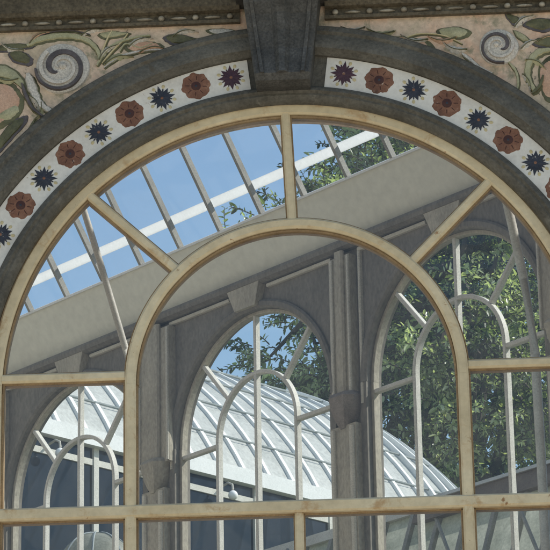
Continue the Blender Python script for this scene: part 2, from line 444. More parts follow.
# cornice: fillet, bead and reel, tall fascia and crown
mb = MB()
cp = [(2.078, -.01), (2.078, .03), (2.094, .035), (2.097, .012), (2.140, .012), (2.146, .045), (2.165, .062), (2.185, .066), (2.285, .070), (2.292, .10), (2.36, .16), (2.46, .30), (2.56, .34), (2.60, .34), (2.60, -.01)]
mb.extr(FA, cp, -7, -.245); mb.extr(FA, cp, .219, 7)
mb.extr(FA, [(2.301, -.01), (2.301, .15), (2.36, .20), (2.46, .315), (2.60, .345), (2.60, -.01)], -.244, .218)
mb.build('cornice', M['cornice'], wall)
for sg in (-1, 1):
    for k in range(9):
        x = (-.30 - .187 * k) if sg < 0 else (.275 + .187 * k)
        mb = MB(); mb.ball(FA.p(x, 2.118, .018), .018, .018, .017, 10, 6); mb.build('bead', M['bead'], wall, True)
        if k < 8:
            mb = MB(); xx = x + sg * .0935
            mb.ball(FA.p(xx, 2.118, .014), .046, .012, .009, 10, 6); mb.build('reel', M['bead'], wall, True)
# painted relief scrolls in the spandrels
def spiral(cx, cz, rad, mir, turns, th0, n=70, r0=.16, pw=.85):
    pts = []
    for i in range(n + 1):
        t = i / n; th = th0 - t * turns * 2 * PI; r = rad * (r0 + (1 - r0) * t ** pw)
        pts.append((cx + mir * r * math.cos(th), cz + r * math.sin(th)))
    return pts
def scroll(cx, cz, rad, mir, turns, line):
    mb = MB(); vs = []; n = 40                     # swelling body of the volute, a shallow dome with a spiral edge
    rings = []
    for f, d in ((1., -.002), (.96, .012), (.8, .020), (.5, .026), (.15, .030)):
        rings.append([FA.p(cx + rad * f * (1 + .05 * math.cos(2 * PI * k / n)) * math.cos(2 * PI * k / n), cz + rad * f * math.sin(2 * PI * k / n), d) for k in range(n)])
    mb.loft(rings); o = mb.build('scroll_volute', M['scroll_light'], wall, True)
    mb = MB(); p = spiral(cx, cz, rad * .93, mir, turns, R(235), r0=.24, pw=.62); n = len(p) - 1
    w = [rad * line * (math.sin(PI * min(.5, .06 + 1.6 * i / n)) ** .7) * (1 - .72 * i / n) for i in range(n + 1)]
    mb.ribbon(FA, p, w, .0, .034); mb.build('scroll_line', M['scroll_dark'], o, True)
    mb = MB(); p = spiral(cx, cz, rad * .80, mir, 1.2, R(200), r0=.10, pw=.8)
    mb.ribbon(FA, p, [rad * (.10 + .14 * i / n) for i in range(n + 1)], .0, .036); mb.build('scroll_roll', M['scroll_light'], o, True)
    mb = MB(); mb.ball(FA.p(cx + mir * .010, cz + .006, .026), rad * .15, .018, rad * .15, 12, 8); mb.build('scroll_eye', M['scroll_light'], o, True)
scroll(-1.222, 1.850, .150, 1, 1.15, .40)
scroll(1.150, 1.880, .108, -1, .95, .34)
def spline(pts, n=5):
    out = []; m = len(pts)
    for i in range(m):
        p0, p1, p2, p3 = (pts[(i + k - 1) % m] for k in range(4))
        for j in range(n):
            t = j / n
            out.append(tuple(.5 * (2 * p1[c] + (p2[c] - p0[c]) * t + (2 * p0[c] - 5 * p1[c] + 4 * p2[c] - p3[c]) * t * t + (3 * p1[c] - p0[c] - 3 * p2[c] + p3[c]) * t ** 3) for c in (0, 1)))
    return out
def leaf(mat, pts, d=.010, name='painted_leaf'):
    q = spline(pts); n = len(q); ca = sum(p[0] for p in q) / n; cz = sum(p[1] for p in q) / n
    rnd = random.Random(int(abs(ca * 991 + cz * 577) * 100))
    q = [(a + rnd.uniform(-.003, .003), z + rnd.uniform(-.003, .003)) for a, z in q]
    mb = MB(); mb.poly(FA, q, -.002, d, .3)
    mb.cur = 1; mb.poly(FA, [(ca + (a - ca) * 1.10 + .004, cz + (z - cz) * 1.10 - .005) for a, z in q], -.003, d * .4, .05)  # dark outline shifted down and right like a painted drop shadow
    mb.build(name, [M[mat], M['leaf_dark' if mat != 'leaf_dark' else 'scroll_dark']], wall, True)
def stem(mat, pts, w0, w1, d=.012, name='stem_and_shadow'):
    q = []
    for i in range(len(pts) - 1):
        p0, p1, p2, p3 = pts[max(i - 1, 0)], pts[i], pts[i + 1], pts[min(i + 2, len(pts) - 1)]
        for j in range(6):
            t = j / 6
            q.append(tuple(.5 * (2 * p1[c] + (p2[c] - p0[c]) * t + (2 * p0[c] - 5 * p1[c] + 4 * p2[c] - p3[c]) * t * t + (3 * p1[c] - p0[c] - 3 * p2[c] + p3[c]) * t ** 3) for c in (0, 1)))
    q.append(pts[-1]); n = len(q) - 1
    ww = [(w0 + (w1 - w0) * i / n) * min(1, .35 + 3. * i / n) * (1 + .12 * math.sin(i * 1.9 + w0 * 300)) for i in range(n + 1)]
    mb = MB(); mb.ribbon(FA, q, ww, -.002, d)
    mb.cur = 1; mb.ribbon(FA, [(a + .004, z - .006) for a, z in q], [x * 1.25 + .004 for x in ww], -.003, d * .35)  # dark edge below the stem, offset as a painted drop shadow
    mb.build(name, [M[mat], M['leaf_dark']], wall, True)
leaf('peach', [(-1.623, 1.777), (-1.525, 1.791), (-1.469, 1.747), (-1.430, 1.669), (-1.462, 1.582), (-1.521, 1.537), (-1.619, 1.518)], 0.006)
leaf('leaf_pale', [(-1.635, 1.884), (-1.548, 1.893), (-1.476, 1.854), (-1.415, 1.780), (-1.426, 1.734), (-1.503, 1.796), (-1.613, 1.824)], 0.011)
leaf('leaf_dark', [(-1.516, 1.957), (-1.456, 1.972), (-1.389, 1.928), (-1.400, 1.881), (-1.477, 1.902)], 0.013)
stem('leaf_pale', [(-1.412, 1.994), (-1.330, 2.033), (-1.199, 2.045), (-1.089, 2.017), (-1.028, 1.955), (-1.012, 1.895)], 0.055, 0.022, 0.012)
stem('scroll_light', [(-1.405, 1.827), (-1.376, 1.732), (-1.337, 1.647), (-1.266, 1.592)], 0.075, 0.03, 0.016)
stem('scroll_dark', [(-1.437, 1.769), (-1.409, 1.686), (-1.375, 1.620), (-1.320, 1.570)], 0.03, 0.015, 0.019)  # dark strip painted as the shadow of the pale stem
leaf('leaf_dark', [(-1.595, 1.400), (-1.542, 1.491), (-1.478, 1.559), (-1.418, 1.580), (-1.423, 1.533), (-1.498, 1.443), (-1.562, 1.375)], 0.012)
stem('leaf_pale', [(-1.028, 1.860), (-0.990, 1.930), (-0.924, 1.986), (-0.826, 2.018), (-0.738, 2.027)], 0.03, 0.012, 0.011)
stem('scroll_light', [(-0.990, 1.846), (-0.913, 1.903), (-0.804, 1.934), (-0.695, 1.941), (-0.630, 1.927)], 0.022, 0.01, 0.01)
leaf('peach', [(-0.881, 1.967), (-0.793, 1.993), (-0.706, 1.989), (-0.668, 1.958), (-0.739, 1.949), (-0.826, 1.935)], 0.006)
leaf('leaf_dark', [(-0.667, 2.012), (-0.607, 2.039), (-0.531, 2.018), (-0.460, 1.991), (-0.526, 1.970), (-0.613, 1.974)], 0.011)
stem('leaf_dark', [(-0.460, 1.991), (-0.389, 1.994), (-0.313, 1.973)], 0.014, 0.006, 0.01)
leaf('scroll_light', [(-0.432, 2.050), (-0.345, 2.058), (-0.258, 2.031), (-0.258, 1.971), (-0.345, 1.999)], 0.007)
leaf('leaf_pale', [(-1.023, 2.050), (-0.946, 2.065), (-0.848, 2.049), (-0.903, 2.027), (-0.979, 2.019)], 0.008)
leaf('leaf_dark', [(1.290, 2.015), (1.357, 2.048), (1.438, 2.039), (1.468, 2.002), (1.407, 1.968), (1.332, 1.983)], 0.012)
leaf('leaf_dark', [(1.329, 1.901), (1.384, 1.934), (1.465, 1.930), (1.474, 1.895), (1.413, 1.867)], 0.012)
stem('leaf_pale', [(1.440, 1.855), (1.363, 1.840), (1.312, 1.777), (1.303, 1.695), (1.337, 1.612)], 0.055, 0.03, 0.014)
stem('leaf_dark', [(1.320, 1.601), (1.365, 1.646), (1.384, 1.704)], 0.03, 0.014, 0.016)  # painted shadow strip beside the pale stem
leaf('peach', [(1.365, 1.763), (1.459, 1.807), (1.480, 1.583), (1.404, 1.562), (1.369, 1.622)], 0.006)
stem('scroll_light', [(0.954, 1.851), (0.996, 1.814), (1.048, 1.764), (1.111, 1.726)], 0.03, 0.016, 0.012)
leaf('leaf_pale', [(0.297, 1.984), (0.385, 2.004), (0.471, 1.977), (0.437, 1.931), (0.350, 1.923)], 0.008)
leaf('peach', [(0.492, 1.952), (0.612, 1.971), (0.752, 1.942), (0.793, 1.893), (0.674, 1.874), (0.555, 1.902)], 0.006)
stem('scroll_light', [(0.306, 1.889), (0.426, 1.920), (0.576, 1.866), (0.726, 1.836), (0.854, 1.784)], 0.02, 0.01, 0.01)
leaf('leaf_pale', [(0.819, 1.999), (0.928, 2.018), (1.002, 1.979), (0.958, 1.945), (0.871, 1.949)], 0.008)
stem('straw', [(-1.012, 1.883), (-0.995, 1.954), (-0.968, 2.024), (-0.946, 2.065)], 0.016, 0.008, 0.01)
stem('straw', [(-1.001, 1.871), (-0.946, 1.940), (-0.892, 1.997), (-0.859, 2.044)], 0.016, 0.008, 0.01)
stem('leaf_pale', [(-0.903, 1.938), (-0.870, 1.984), (-0.793, 1.957), (-0.728, 1.978)], 0.014, 0.008, 0.009)
leaf('leaf_dark', [(-1.615, 1.979), (-1.538, 2.012), (-1.440, 2.013), (-1.374, 1.993), (-1.450, 1.972), (-1.549, 1.964)], 0.008)
stem('leaf_dark', [(-1.358, 1.566), (-1.390, 1.509), (-1.454, 1.406), (-1.529, 1.293)], 0.02, 0.01, 0.01)
leaf('leaf_pale', [(-1.587, 1.575), (-1.512, 1.631), (-1.457, 1.652), (-1.446, 1.605), (-1.510, 1.549)], 0.009)
stem('scroll_dark', [(-1.396, 2.006), (-1.308, 2.062), (-1.177, 2.075), (-1.067, 2.046)], 0.012, 0.008, 0.01)
leaf('leaf_dark', [(-0.433, 1.955), (-0.357, 1.963), (-0.270, 1.942), (-0.324, 1.914), (-0.412, 1.918)], 0.007)
stem('leaf_pale', [(1.200, 1.793), (1.240, 1.733), (1.247, 1.651), (1.212, 1.582)], 0.022, 0.01, 0.01)
stem('scroll_dark', [(0.994, 1.778), (1.057, 1.729), (1.141, 1.690)], 0.014, 0.008, 0.009)
leaf('leaf_dark', [(1.196, 2.078), (1.255, 2.064), (1.286, 2.027), (1.231, 2.017)], 0.009)
leaf('leaf_pale', [(1.230, 1.982), (1.293, 1.955), (1.323, 1.907), (1.270, 1.921)], 0.009)
stem('straw', [(0.622, 1.947), (0.731, 1.978), (0.861, 1.961), (0.956, 1.910)], 0.012, 0.006, 0.009)
leaf('leaf_dark', [(0.322, 1.900), (0.404, 1.932), (0.490, 1.905), (0.424, 1.872)], 0.008)

def acanthus(a, z, ang, L, mat, wide=.36):
    """lobed leaf in low relief with a darker midrib"""
    ca, sa = math.cos(R(ang)), math.sin(R(ang)); up_, dn = [], []
    for i in range(25):
        t = i / 24; w = L * wide * math.sin(PI * t ** .75) * (.72 + .28 * abs(math.sin(PI * 4.5 * t))) ; cv = L * .16 * math.sin(PI * t)
        up_.append((t * L, cv + w * .5)); dn.append((t * L, cv - w * .5))
    f = lambda p: (a + p[0] * ca - p[1] * sa, z + p[0] * sa + p[1] * ca)
    mb = MB(); n = len(up_)
    vs = [FA.p(*f(p), -.002) for p in up_] + [FA.p(*f((p[0], (p[1] + q[1]) / 2)), .016) for p, q in zip(up_, dn)] + [FA.p(*f(p), -.002) for p in dn]
    mb.add(vs, [[i, i + 1, n + i + 1, n + i] for i in range(n - 1)] + [[n + i, n + i + 1, 2 * n + i + 1, 2 * n + i] for i in range(n - 1)])
    mb.cur = 1; mb.ribbon(FA, [f((p[0], (p[1] + q[1]) / 2)) for p, q in zip(up_, dn)][1:-3], [L * .045 * (1 - i / n) + .002 for i in range(n - 4)], .006, .0185)
    mb.build('acanthus_leaf', [M[mat], M['leaf_dark']], wall)
for args in ((-1.02, 1.885, 38, .15, 'scroll_light'), (-.99, 1.86, 14, .17, 'leaf_pale'), (-.86, 1.955, 20, .15, 'scroll_light'), (-.80, 1.925, 4, .16, 'peach', .3), (-.62, 2.01, 10, .15, 'scroll_light', .3),
             (-1.40, 1.70, -62, .13, 'scroll_light'), (-1.45, 1.80, 172, .14, 'leaf_pale'), (-1.33, 1.66, -110, .12, 'leaf_pale'), (-1.42, 1.97, 160, .15, 'scroll_light'), (-1.12, 2.035, 12, .14, 'scroll_light', .3), (-1.40, 2.00, 30, .13, 'peach'),
             (.99, 1.875, 160, .15, 'scroll_light'), (.93, 1.95, 176, .16, 'peach', .3), (.78, 1.945, 168, .16, 'scroll_light', .3), (.60, 2.00, 172, .16, 'leaf_pale', .28), (.44, 2.03, 176, .14, 'scroll_light', .3),
             (1.27, 1.86, 22, .13, 'scroll_light'), (1.29, 1.80, -30, .13, 'leaf_pale'), (1.27, 1.72, -70, .12, 'scroll_light'), (1.24, 1.99, 28, .14, 'scroll_light'), (1.36, 1.90, 10, .13, 'peach')):
    acanthus(*args)

# ------------------------------------------------------------------ the front window
win = thing('arched_window', 'large round-headed fanlight window with cream paint worn to brown at the edges', 'window', (0, 0, Z0 - 2.1))
FD0, FD1 = -.10, -.03                              # set back in the reveal
CX, CZ, RO, RI = .0, .02, 1.594, 1.530
mb = MB(); mb.arcbar(FA, CX, CZ, RI, RO, FD0, FD1, 0, PI, 96, .010)
for sg in (-1, 1): mb.box(FA, min(sg * RI, sg * RO), max(sg * RI, sg * RO), -2.1, CZ - .0005, FD0, FD1)
mb.build('outer_frame', M['cream'], win)
mb = MB(); mb.arcbar(FA, CX, CZ, RI - .013, RI - .001, FD0 - .01, FD1 - .022, 0, PI, 96, .003)
for sg in (-1, 1): mb.box(FA, min(sg * (RI - .013), sg * (RI - .001)), max(sg * (RI - .013), sg * (RI - .001)), -2.1, CZ - .0005, FD0 - .01, FD1 - .022)
mb.build('frame_rebate', M['putty'], win)
IX, IZ, A0, A1 = .020, .048, .842, .900
mb = MB(); mb.arcbar(FA, IX, IZ, A0, A1, FD0, FD1 + .006, 0, PI, 72, .012)
mb.build('inner_arch', M['cream'], win)
mb = MB(); mb.arcbar(FA, IX, IZ, A0 - .013, A0 - .001, FD0 - .01, FD1 - .018, 0, PI, 72, .003)
mb.arcbar(FA, IX, IZ, A1 + .001, A1 + .009, FD0 - .01, FD1 - .018, 0, PI, 72, .003)
mb.build('arch_rebate', M['putty'], win)
def wbar(nm, p, q, w, d0, d1, rw):
    mb = MB(); mb.bar(FA, p, q, w, d0, d1, .010); o = mb.build(nm, M['cream'], win)
    mb = MB(); mb.bar(FA, p, q, w + rw, FD0 - .009, FD1 - .026, .003); mb.build('bar_rebate', M['putty'], o)
for a in (45.5, 90.4, 134.5):                      # the three radial bars of the fan
    c, s_ = math.cos(R(a)), math.sin(R(a))
    wbar('radial_bar', (IX + .897 * c, IZ + .897 * s_), (CX + 1.533 * c, CZ + .012 + 1.533 * s_), .048, FD0 + .004, FD1 - .004, .016)
for sg in (-1, 1): wbar('mullion', (IX + sg * (A0 + A1) / 2, -2.1), (IX + sg * (A0 + A1) / 2, IZ - .0005), .058, FD0, FD1 + .006, .020)
wbar('mullion', (.020, -2.1), (.020, -.677), .046, FD0, FD1 - .002, .014)
for a0, a1 in ((-1.531, IX - A1 - .0005), (IX + A1 + .0005, 1.531)): wbar('transom', (a0, .10), (a1, .10), .048, FD0, FD1 - .004, .016)
wbar('transom', (-1.531, -.643), (1.531, -.643), .066, FD0 + .002, FD1 + .012, .016)
mb = MB(); mb.box(FA, -1.6, 1.6, -2.16, -2.1005, -.2, .08); mb.build('sill', M['cream'], win)
def arch_sheet(fr, c, zc, r, zs, d, n=48):
    mb = MB(); pts = [(c - r, zs), (c + r, zs)] + [(c + r * math.cos(PI * i / n), zc + r * math.sin(PI * i / n)) for i in range(n + 1)]
    mb.add([fr.p(a, z, d) for a, z in pts], [list(range(len(pts)))]); return mb
arch_sheet(FA, CX, CZ, 1.56, -2.1, FD0 + .035).build('pane', M['glass'], win)

# ------------------------------------------------------------------ gallery behind the window
ZT = 2.218; ZS = -2.3
CENT = [.653 + 1.933 * k for k in (-2, -1, 0, 1, 2)]
gal = thing('gallery_building', 'grey panelled gallery with round-headed windows and steep glass roof behind the big window', 'building', tuple(FB.p(0, ZS, 0)))
AR, AZ = .794, 1.19
mb = MB(); arched_wall(mb, FB, -5.0, 6.4, ZS, ZT + .05, [(c, AZ, AR) for c in CENT], -1.2, -.12, 0., 40)
mb.build('boarded_wall', M['panel'], gal)
for k, c in enumerate(CENT):
    mb = MB(); mb.arc(FB, c, AZ, [(AR - .002, -.05), (AR + .055, -.05), (AR + .055, .018), (AR + .04, .030), (AR + .012, .026), (AR - .002, .012)], 0, PI, 56)
    for sg in (-1, 1):
        mb.box(FB, min(c + sg * (AR - .002), c + sg * (AR + .055)), max(c + sg * (AR - .002), c + sg * (AR + .055)), -1.2, AZ - .001, -.05, .02)
    mb.build('architrave', M['panel'], gal)
    mb = MB(); kz0, kz1 = AZ + AR + .012, 2.150
    mb.loft([[FB.p(c - .105, kz0, 0), FB.p(c + .105, kz0, 0), FB.p(c + .105, kz0, .055), FB.p(c - .105, kz0, .055)],
             [FB.p(c - .165, kz1, 0), FB.p(c + .165, kz1, 0), FB.p(c + .165, kz1, .07), FB.p(c - .165, kz1, .07)]])
    mb.build('key_block', M['pilaster'], gal)
    for sg in (-1, 1):                             # pale trim round each spandrel panel
        t0, t1 = c + sg * .195, c + sg * (.80 if True else 0)
        mb = MB(); mb.bar(FB, (t0, 2.115), (t1 + sg * .035, 2.115), .026, 0, .028, .006)
        mb.bar(FB, (t1 + sg * .028, 1.05), (t1 + sg * .028, 2.101), .024, 0, .028, .006)
        mb.build('panel_trim', M['trim'], gal)
for k in range(len(CENT) + 1):
    pc = CENT[0] - .9665 + 1.933 * k
    if pc < -4.9: continue
    wide = .090 if abs(pc + .3135) < .01 else .165
    mb = MB(); mb.box(FB, pc - wide, pc + wide, 1.105, 2.09, 0, .06)
    mb.bar(FB, (pc, 1.105), (pc, 2.12), wide * .9, .06, .085, .012)
    pl = mb.build('pilaster', M['pilaster'], gal)
    mb = MB(); mb.box(FB, pc - .120, pc + .120, ZS, .92, 0, .07)
    mb.box(FB, pc - .145, pc + .145, ZS, -1.1, .0, .10)
    mb.build('pier', M['pilaster'], gal)
    mb = MB()
    for sg in (-1, 1): mb.bar(FB, (pc + sg * (wide - .012), 1.11), (pc + sg * (wide - .012), 2.08), .020, .06, .076, .005)
    for sg in (-1, 1): mb.bar(FB, (pc + sg * .088, -1.09), (pc + sg * .088, .90), .040, .07, .09, .008)
    mb.build('pilaster_fillet', M['trim'], pl)
    # shield-shaped bracket at the springing
    mb = MB(); rings = []
    for z, w, d in ((.90, .03, .078), (.93, .055, .09), (.98, .085, .105), (1.04, .105, .12), (1.085, .112, .125), (1.105, .118, .13), (1.125, .110, .12), (1.14, .10, .10)):
        rings.append([FB.p(pc - w, z, .0), FB.p(pc + w, z, .0), FB.p(pc + w, z, d * .6), FB.p(pc + w * .6, z, d), FB.p(pc - w * .6, z, d), FB.p(pc - w, z, d * .6)])
    mb.loft(rings); mb.build('bracket', M['bracket' if wide < .1 else 'pilaster'], gal, True)
mb = MB(); mb.extr(FB, [(2.135, 0), (2.135, .04), (2.15, .075), (2.175, .085), (2.20, .075), (2.20, 0)], -5, 6.4); mb.build('wall_moulding', M['panel'], gal)
# tracery of the far windows: the same fan pattern in grey-white bars
def tracery(c):
    fr = bpy.data.objects.new('x', None)
    mb = MB(); D0, D1 = -.075, -.025; w = .028
    mb.arcbar(FB, c, AZ, AR - .026, AR - .001, D0, D1, 0, PI, 48)
    for sg in (-1, 1): mb.box(FB, min(c + sg * (AR - .026), c + sg * (AR - .001)), max(c + sg * (AR - .026), c + sg * (AR - .001)), -1.2, AZ - .001, D0, D1)
    bpy.data.objects.remove(fr)
    f = mb.build('window_frame', M['pilaster'], gal)
    mb = MB(); ri = .415
    mb.arcbar(FB, c, AZ - .04, ri - w, ri, D0 + .005, D1 - .003, 0, PI, 40); mb.build('inner_arch', M['bar'], f)
    for a in (45, 90, 135):
        ca, sa = math.cos(R(a)), math.sin(R(a)); mb = MB()
        mb.bar(FB, (c + ri * ca, AZ - .04 + ri * sa), (c + (AR - .027) * ca, AZ + (AR - .027) * sa), w, D0 + .005, D1 - .005); mb.build('radial_bar', M['bar'], f)
    for t, top in ((c - ri + w / 2, AZ - .041), (c + ri - w / 2, AZ - .041), (c, AZ - .04 + ri - w)):
        mb = MB(); mb.bar(FB, (t, -1.2), (t, top), w, D0 + .005, D1 - .003); mb.build('mullion', M['bar'], f)
    for sg in (-1, 1):
        mb = MB(); mb.bar(FB, (c + sg * (ri + .0005), 1.127), (c + sg * (AR - .0265), 1.127), w, D0 + .005, D1 - .005); mb.build('transom', M['bar'], f)
    arch_sheet(FB, c, AZ, AR - .02, -1.2, -.055, 32).build('pane', M['glass_far'], f)
for c in CENT: tracery(c)

# glass roof over the gallery: boarded eaves strip, rafters, panes, white strip
SL = R(57)
DV = -NN * math.cos(SL) + Vector((0, 0, 1)) * math.sin(SL)        # up the slope, towards the front wall
DN = NN * math.sin(SL) + Vector((0, 0, 1)) * math.cos(SL)         # outward normal
EO = FB.p(0, ZT, 0)
class Slope:
    def p(s, t, e, h=0.): return EO + U * t + DV * e + DN * h
RS = Slope()
def sbox(mb, t0, t1, e0, e1, h0, h1):
    mb.loft([[RS.p(t0, e0, h0), RS.p(t1, e0, h0), RS.p(t1, e0, h1), RS.p(t0, e0, h1)], [RS.p(t0, e1, h0), RS.p(t1, e1, h0), RS.p(t1, e1, h1), RS.p(t0, e1, h1)]])
ETOP = 1.55
rf = gal
mb = MB(); sbox(mb, -5, 6.4, 0.005, .37, 0., .035); mb.build('soffit_board', M['soffit'], rf)
mb = MB(); sbox(mb, -5, 6.4, .371, .386, -.012, .05); mb.build('glazing_sill', M['white_rib'], rf)
k0 = -12
for k in range(-12, 15):
    t = .29 + .428 * k
    mb = MB(); sbox(mb, t - .012, t + .012, .3865, ETOP, -.014, .03); mb.build('rafter', M['rafter'], rf)
mb = MB(); mb.add([RS.p(-5, .387, .034), RS.p(6.4, .387, .034), RS.p(6.4, ETOP, .034), RS.p(-5, ETOP, .034)], [[0, 1, 2, 3]]); mb.build('roof_pane', M['glass_roof'], rf)
mb = MB(); sbox(mb, -5, 6.4, .545, .612, .075, .083); mb.build('purlin_strip', M['strip'], rf)  # white purlin made translucent, so sun from behind brightens its underside
mb = MB(); sbox(mb, -5, 6.4, ETOP + .001, ETOP + .08, -.05, .06); mb.build('ridge_beam', M['rafter'], rf)
# flat skylight from the ridge to the front wall, so that the room is closed and bright
rz = RS.p(0, ETOP + .08, 0).z
rl, rr_ = RS.p(6.4, ETOP + .08, 0), RS.p(-5, ETOP + .08, 0)
def on_ridge(x):
    t = (rl.x - x) / (rl.x - rr_.x); return rl.y + (rr_.y - rl.y) * t
xr = rl.x + (rr_.x - rl.x) * (rl.y - .36) / (rl.y - rr_.y)         # where the ridge meets the wall
mb = MB(); mb.add([(rl.x, .36, rz), (xr, .36, rz), (rl.x, rl.y, rz)], [[0, 1, 2]]); mb.build('flat_pane', M['glass_roof'], rf)
x = rl.x + .4
while x < xr - .1:
    mb = MB(); mb.box(Frame((0, 0, 0), (1, 0, 0), (0, 1, 0)), x - .03, x + .03, rz - .09, rz - .01, .36, on_ridge(x)); mb.build('joist', M['rafter'], rf); x += .62
# floor and closing end wall of the gallery
e6 = FB.p(6.4, 0, 0); e5 = FB.p(-5, 0, 0)
fl = MB(); zf = Z0 - 2.3
fl.loft([[(e6.x, .35, zf - .2), (e5.x, .35, zf - .2), (e5.x, e5.y - .002, zf - .2), (e6.x, e6.y - .002, zf - .2)], [(e6.x, .35, zf), (e5.x, .35, zf), (e5.x, e5.y - .002, zf), (e6.x, e6.y - .002, zf)]])
struct(fl.build('gallery_floor', M['floor']))
ew = MB(); ew.box(Frame((e6.x, 0, 0), (0, 1, 0), (-1, 0, 0)), .35, e6.y + .1, 0, rz - .1, 0.002, .2)
ew.box(Frame((0, 0, 0), U, -NN), 0, .001, 0, .001, 0, .001) if False else None
o = ew.build('end_wall', M['inside']); o['label'] = 'plastered end wall closing the gallery at its left'; o['category'] = 'wall'; o['kind'] = 'thing'
mb = MB(); mb.box(FB, -5, 6.4, -Z0, ZS - .001, -.25, -.01); mb.build('gallery_base', M['lowwall'], gal)

# two iron stays inside the room
def stay(pts, w, label):
    t = thing('iron_stay', label, 'iron stay', tuple(pts[-1]))
    mb = MB(); mb.tube(pts, w, 10); mb.build('rod', M['iron'], t, True)
    mb = MB(); p, q = Vector(pts[0]), Vector(pts[1]); u = (q - p).normalized()
    mb.tube([p - u * .02, p + u * .05], w * 1.7, 10); mb.build('collar', M['iron'], t, True)
stay([(-1.295, 1.2, Z0 + 1.70), (-1.138, 1.2, Z0 + 1.169), (-.989, 1.2, Z0 + .631), (-.945, 1.2, Z0 + .40), (-.93, 1.2, Z0 - 2.29)], .020, 'grey iron stay leaning behind the left end of the fanlight')
stay([(1.150, .6, Z0 + 1.40), (1.203, .6, Z0 + 1.08), (1.254, .6, Z0 + .756), (1.295, .6, Z0 + .323), (1.300, .6, Z0 - .27), (1.300, .6, Z0 - 2.29)], .026, 'grey iron stay bowed behind the right end of the fanlight')

# ------------------------------------------------------------------ the big whitewashed glasshouse
GA = R(47); GG = Vector((math.cos(GA), math.sin(GA), 0)); GM = Vector((GG.y, -GG.x, 0))
GO = Vector((-2.86, 11.61, Z0 + 3.5)); GW, GH, GL, GBK = 2.4, 2.03, 5.6, -5.5
def gprof(s):
    a = s * PI / 2
    return GW * (.6 * s + .4 * (1 - math.cos(a))), GH * (.6 * s + .4 * math.sin(a))
gh = thing('glasshouse', 'whitewashed glasshouse with curved roof, white ribs and rounded end under the trees', 'glasshouse', tuple(GO + Vector((0, 0, -3.1))))
NS = 14
def roof_pt(G, s, off=0., side=1):
    r, z = gprof(s); b = GO + GG * G - GM * GW
    return b + GM * side * (GW - r + off * .7) + Vector((0, 0, z + off * .7))
def apse_pt(th, s, off=0.):
    r, z = gprof(s); b = GO + GG * GL - GM * GW; d = GM * math.cos(th) + GG * math.sin(th)
    return b + d * (GW - r + off * .7) + Vector((0, 0, z + off * .7))
mb = MB()
for side in (1, -1):
    v = [roof_pt(GBK if i == 0 else GL, j / NS, 0, side) for i in range(2) for j in range(NS + 1)]
    mb.add(v, [[j, j + 1, NS + 2 + j, NS + 1 + j] for j in range(NS)])
NT = 36
v = [apse_pt(PI * i / NT, j / NS) for i in range(NT + 1) for j in range(NS + 1)]
mb.add(v, [[i * (NS + 1) + j, i * (NS + 1) + j + 1, (i + 1) * (NS + 1) + j + 1, (i + 1) * (NS + 1) + j] for i in range(NT) for j in range(NS)])
v = [roof_pt(GBK, j / NS, 0, 1) for j in range(NS + 1)] + [roof_pt(GBK, j / NS, 0, -1) for j in range(NS, -1, -1)]
mb.add(v, [list(range(len(v)))])
mb.build('whitewashed_glazing', M['wash'], gh, True)
nr = 0; Gp = GBK
while Gp < GL - .05:
    for side in (1, -1):
        mb = MB(); rings = []
        for j in range(NS + 1):
            s = j / NS; c = roof_pt(Gp, s, .0, side); o = roof_pt(Gp, s, .030, side)
            rings.append([c - GG * .026, c + GG * .026, o + GG * .022, o - GG * .022])
        mb.loft(rings); mb.build('rib', M['white_rib'], gh)
    Gp += .34
for i in range(21):
    th = PI * i / 20; mb = MB(); rings = []; tg = -GM * math.sin(th) + GG * math.cos(th)
    for j in range(NS + 1):
        s = j / NS; c = apse_pt(th, s); o = apse_pt(th, s, .055); w = .006 + .018 * (1 - s)
        rings.append([c - tg * w, c + tg * w, o + tg * w, o - tg * w])
    mb.loft(rings); mb.build('rib', M['white_rib'], gh)
mb = MB()                                          # thin laps where one row of panes covers the next
for s, mat in ((.16, 0), (.36, 0), (.58, 0), (.80, 0)):
    path = [(roof_pt(GBK, s, .02), roof_pt(GBK, s, .035)), (roof_pt(GL, s, .02), roof_pt(GL, s, .035))] + [(apse_pt(PI * i / 24, s, .02), apse_pt(PI * i / 24, s, .035)) for i in range(1, 24)] + [(roof_pt(GL, s, .02, -1), roof_pt(GL, s, .035, -1)), (roof_pt(GBK, s, .02, -1), roof_pt(GBK, s, .035, -1))]
    mb.loft([[a, b, b + Vector((0, 0, .014)), a + Vector((0, 0, .014))] for a, b in path])
mb.build('glazing_lap', M['lap'], gh)
def around(off, z):                                # the outline of the house in plan
    pts = [GO + GG * GBK + GM * off, GO + GG * GL + GM * off]
    for i in range(1, 24): t = PI * i / 24; pts.append(GO + GG * GL - GM * GW + (GM * math.cos(t) + GG * math.sin(t)) * (GW + off))
    pts += [GO + GG * GL - GM * (2 * GW + off), GO + GG * GBK - GM * (2 * GW + off)]
    return [p + Vector((0, 0, z)) for p in pts]
def band_mesh(o0, o1, z0, z1):
    mb = MB(); a, b, c, d = around(o0, z0), around(o1, z0), around(o1, z1), around(o0, z1)
    mb.loft([list(x) for x in zip(a, b, c, d)], closed=True); return mb
band_mesh(-.06, .07, -.13, .02).build('eaves_beam', M['white_rib'], gh)
band_mesh(-.05, .0, -.30, -.24).build('wall_rail', M['bar'], gh)
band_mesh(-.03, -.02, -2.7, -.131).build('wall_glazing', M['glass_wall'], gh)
band_mesh(-.12, .05, -3.15, -2.701).build('base_wall', M['lowwall'], gh)
Gp = GBK
while Gp < GL + .01:
    p = GO + GG * Gp; mb = MB(); mb.loft([[p + GG * a + GM * b + Vector((0, 0, z)) for a, b in ((-.03, -.05), (.03, -.05), (.03, .01), (-.03, .01))] for z in (-2.7, -.131)])
    mb.build('wall_post', M['bar'], gh); Gp += 1.04
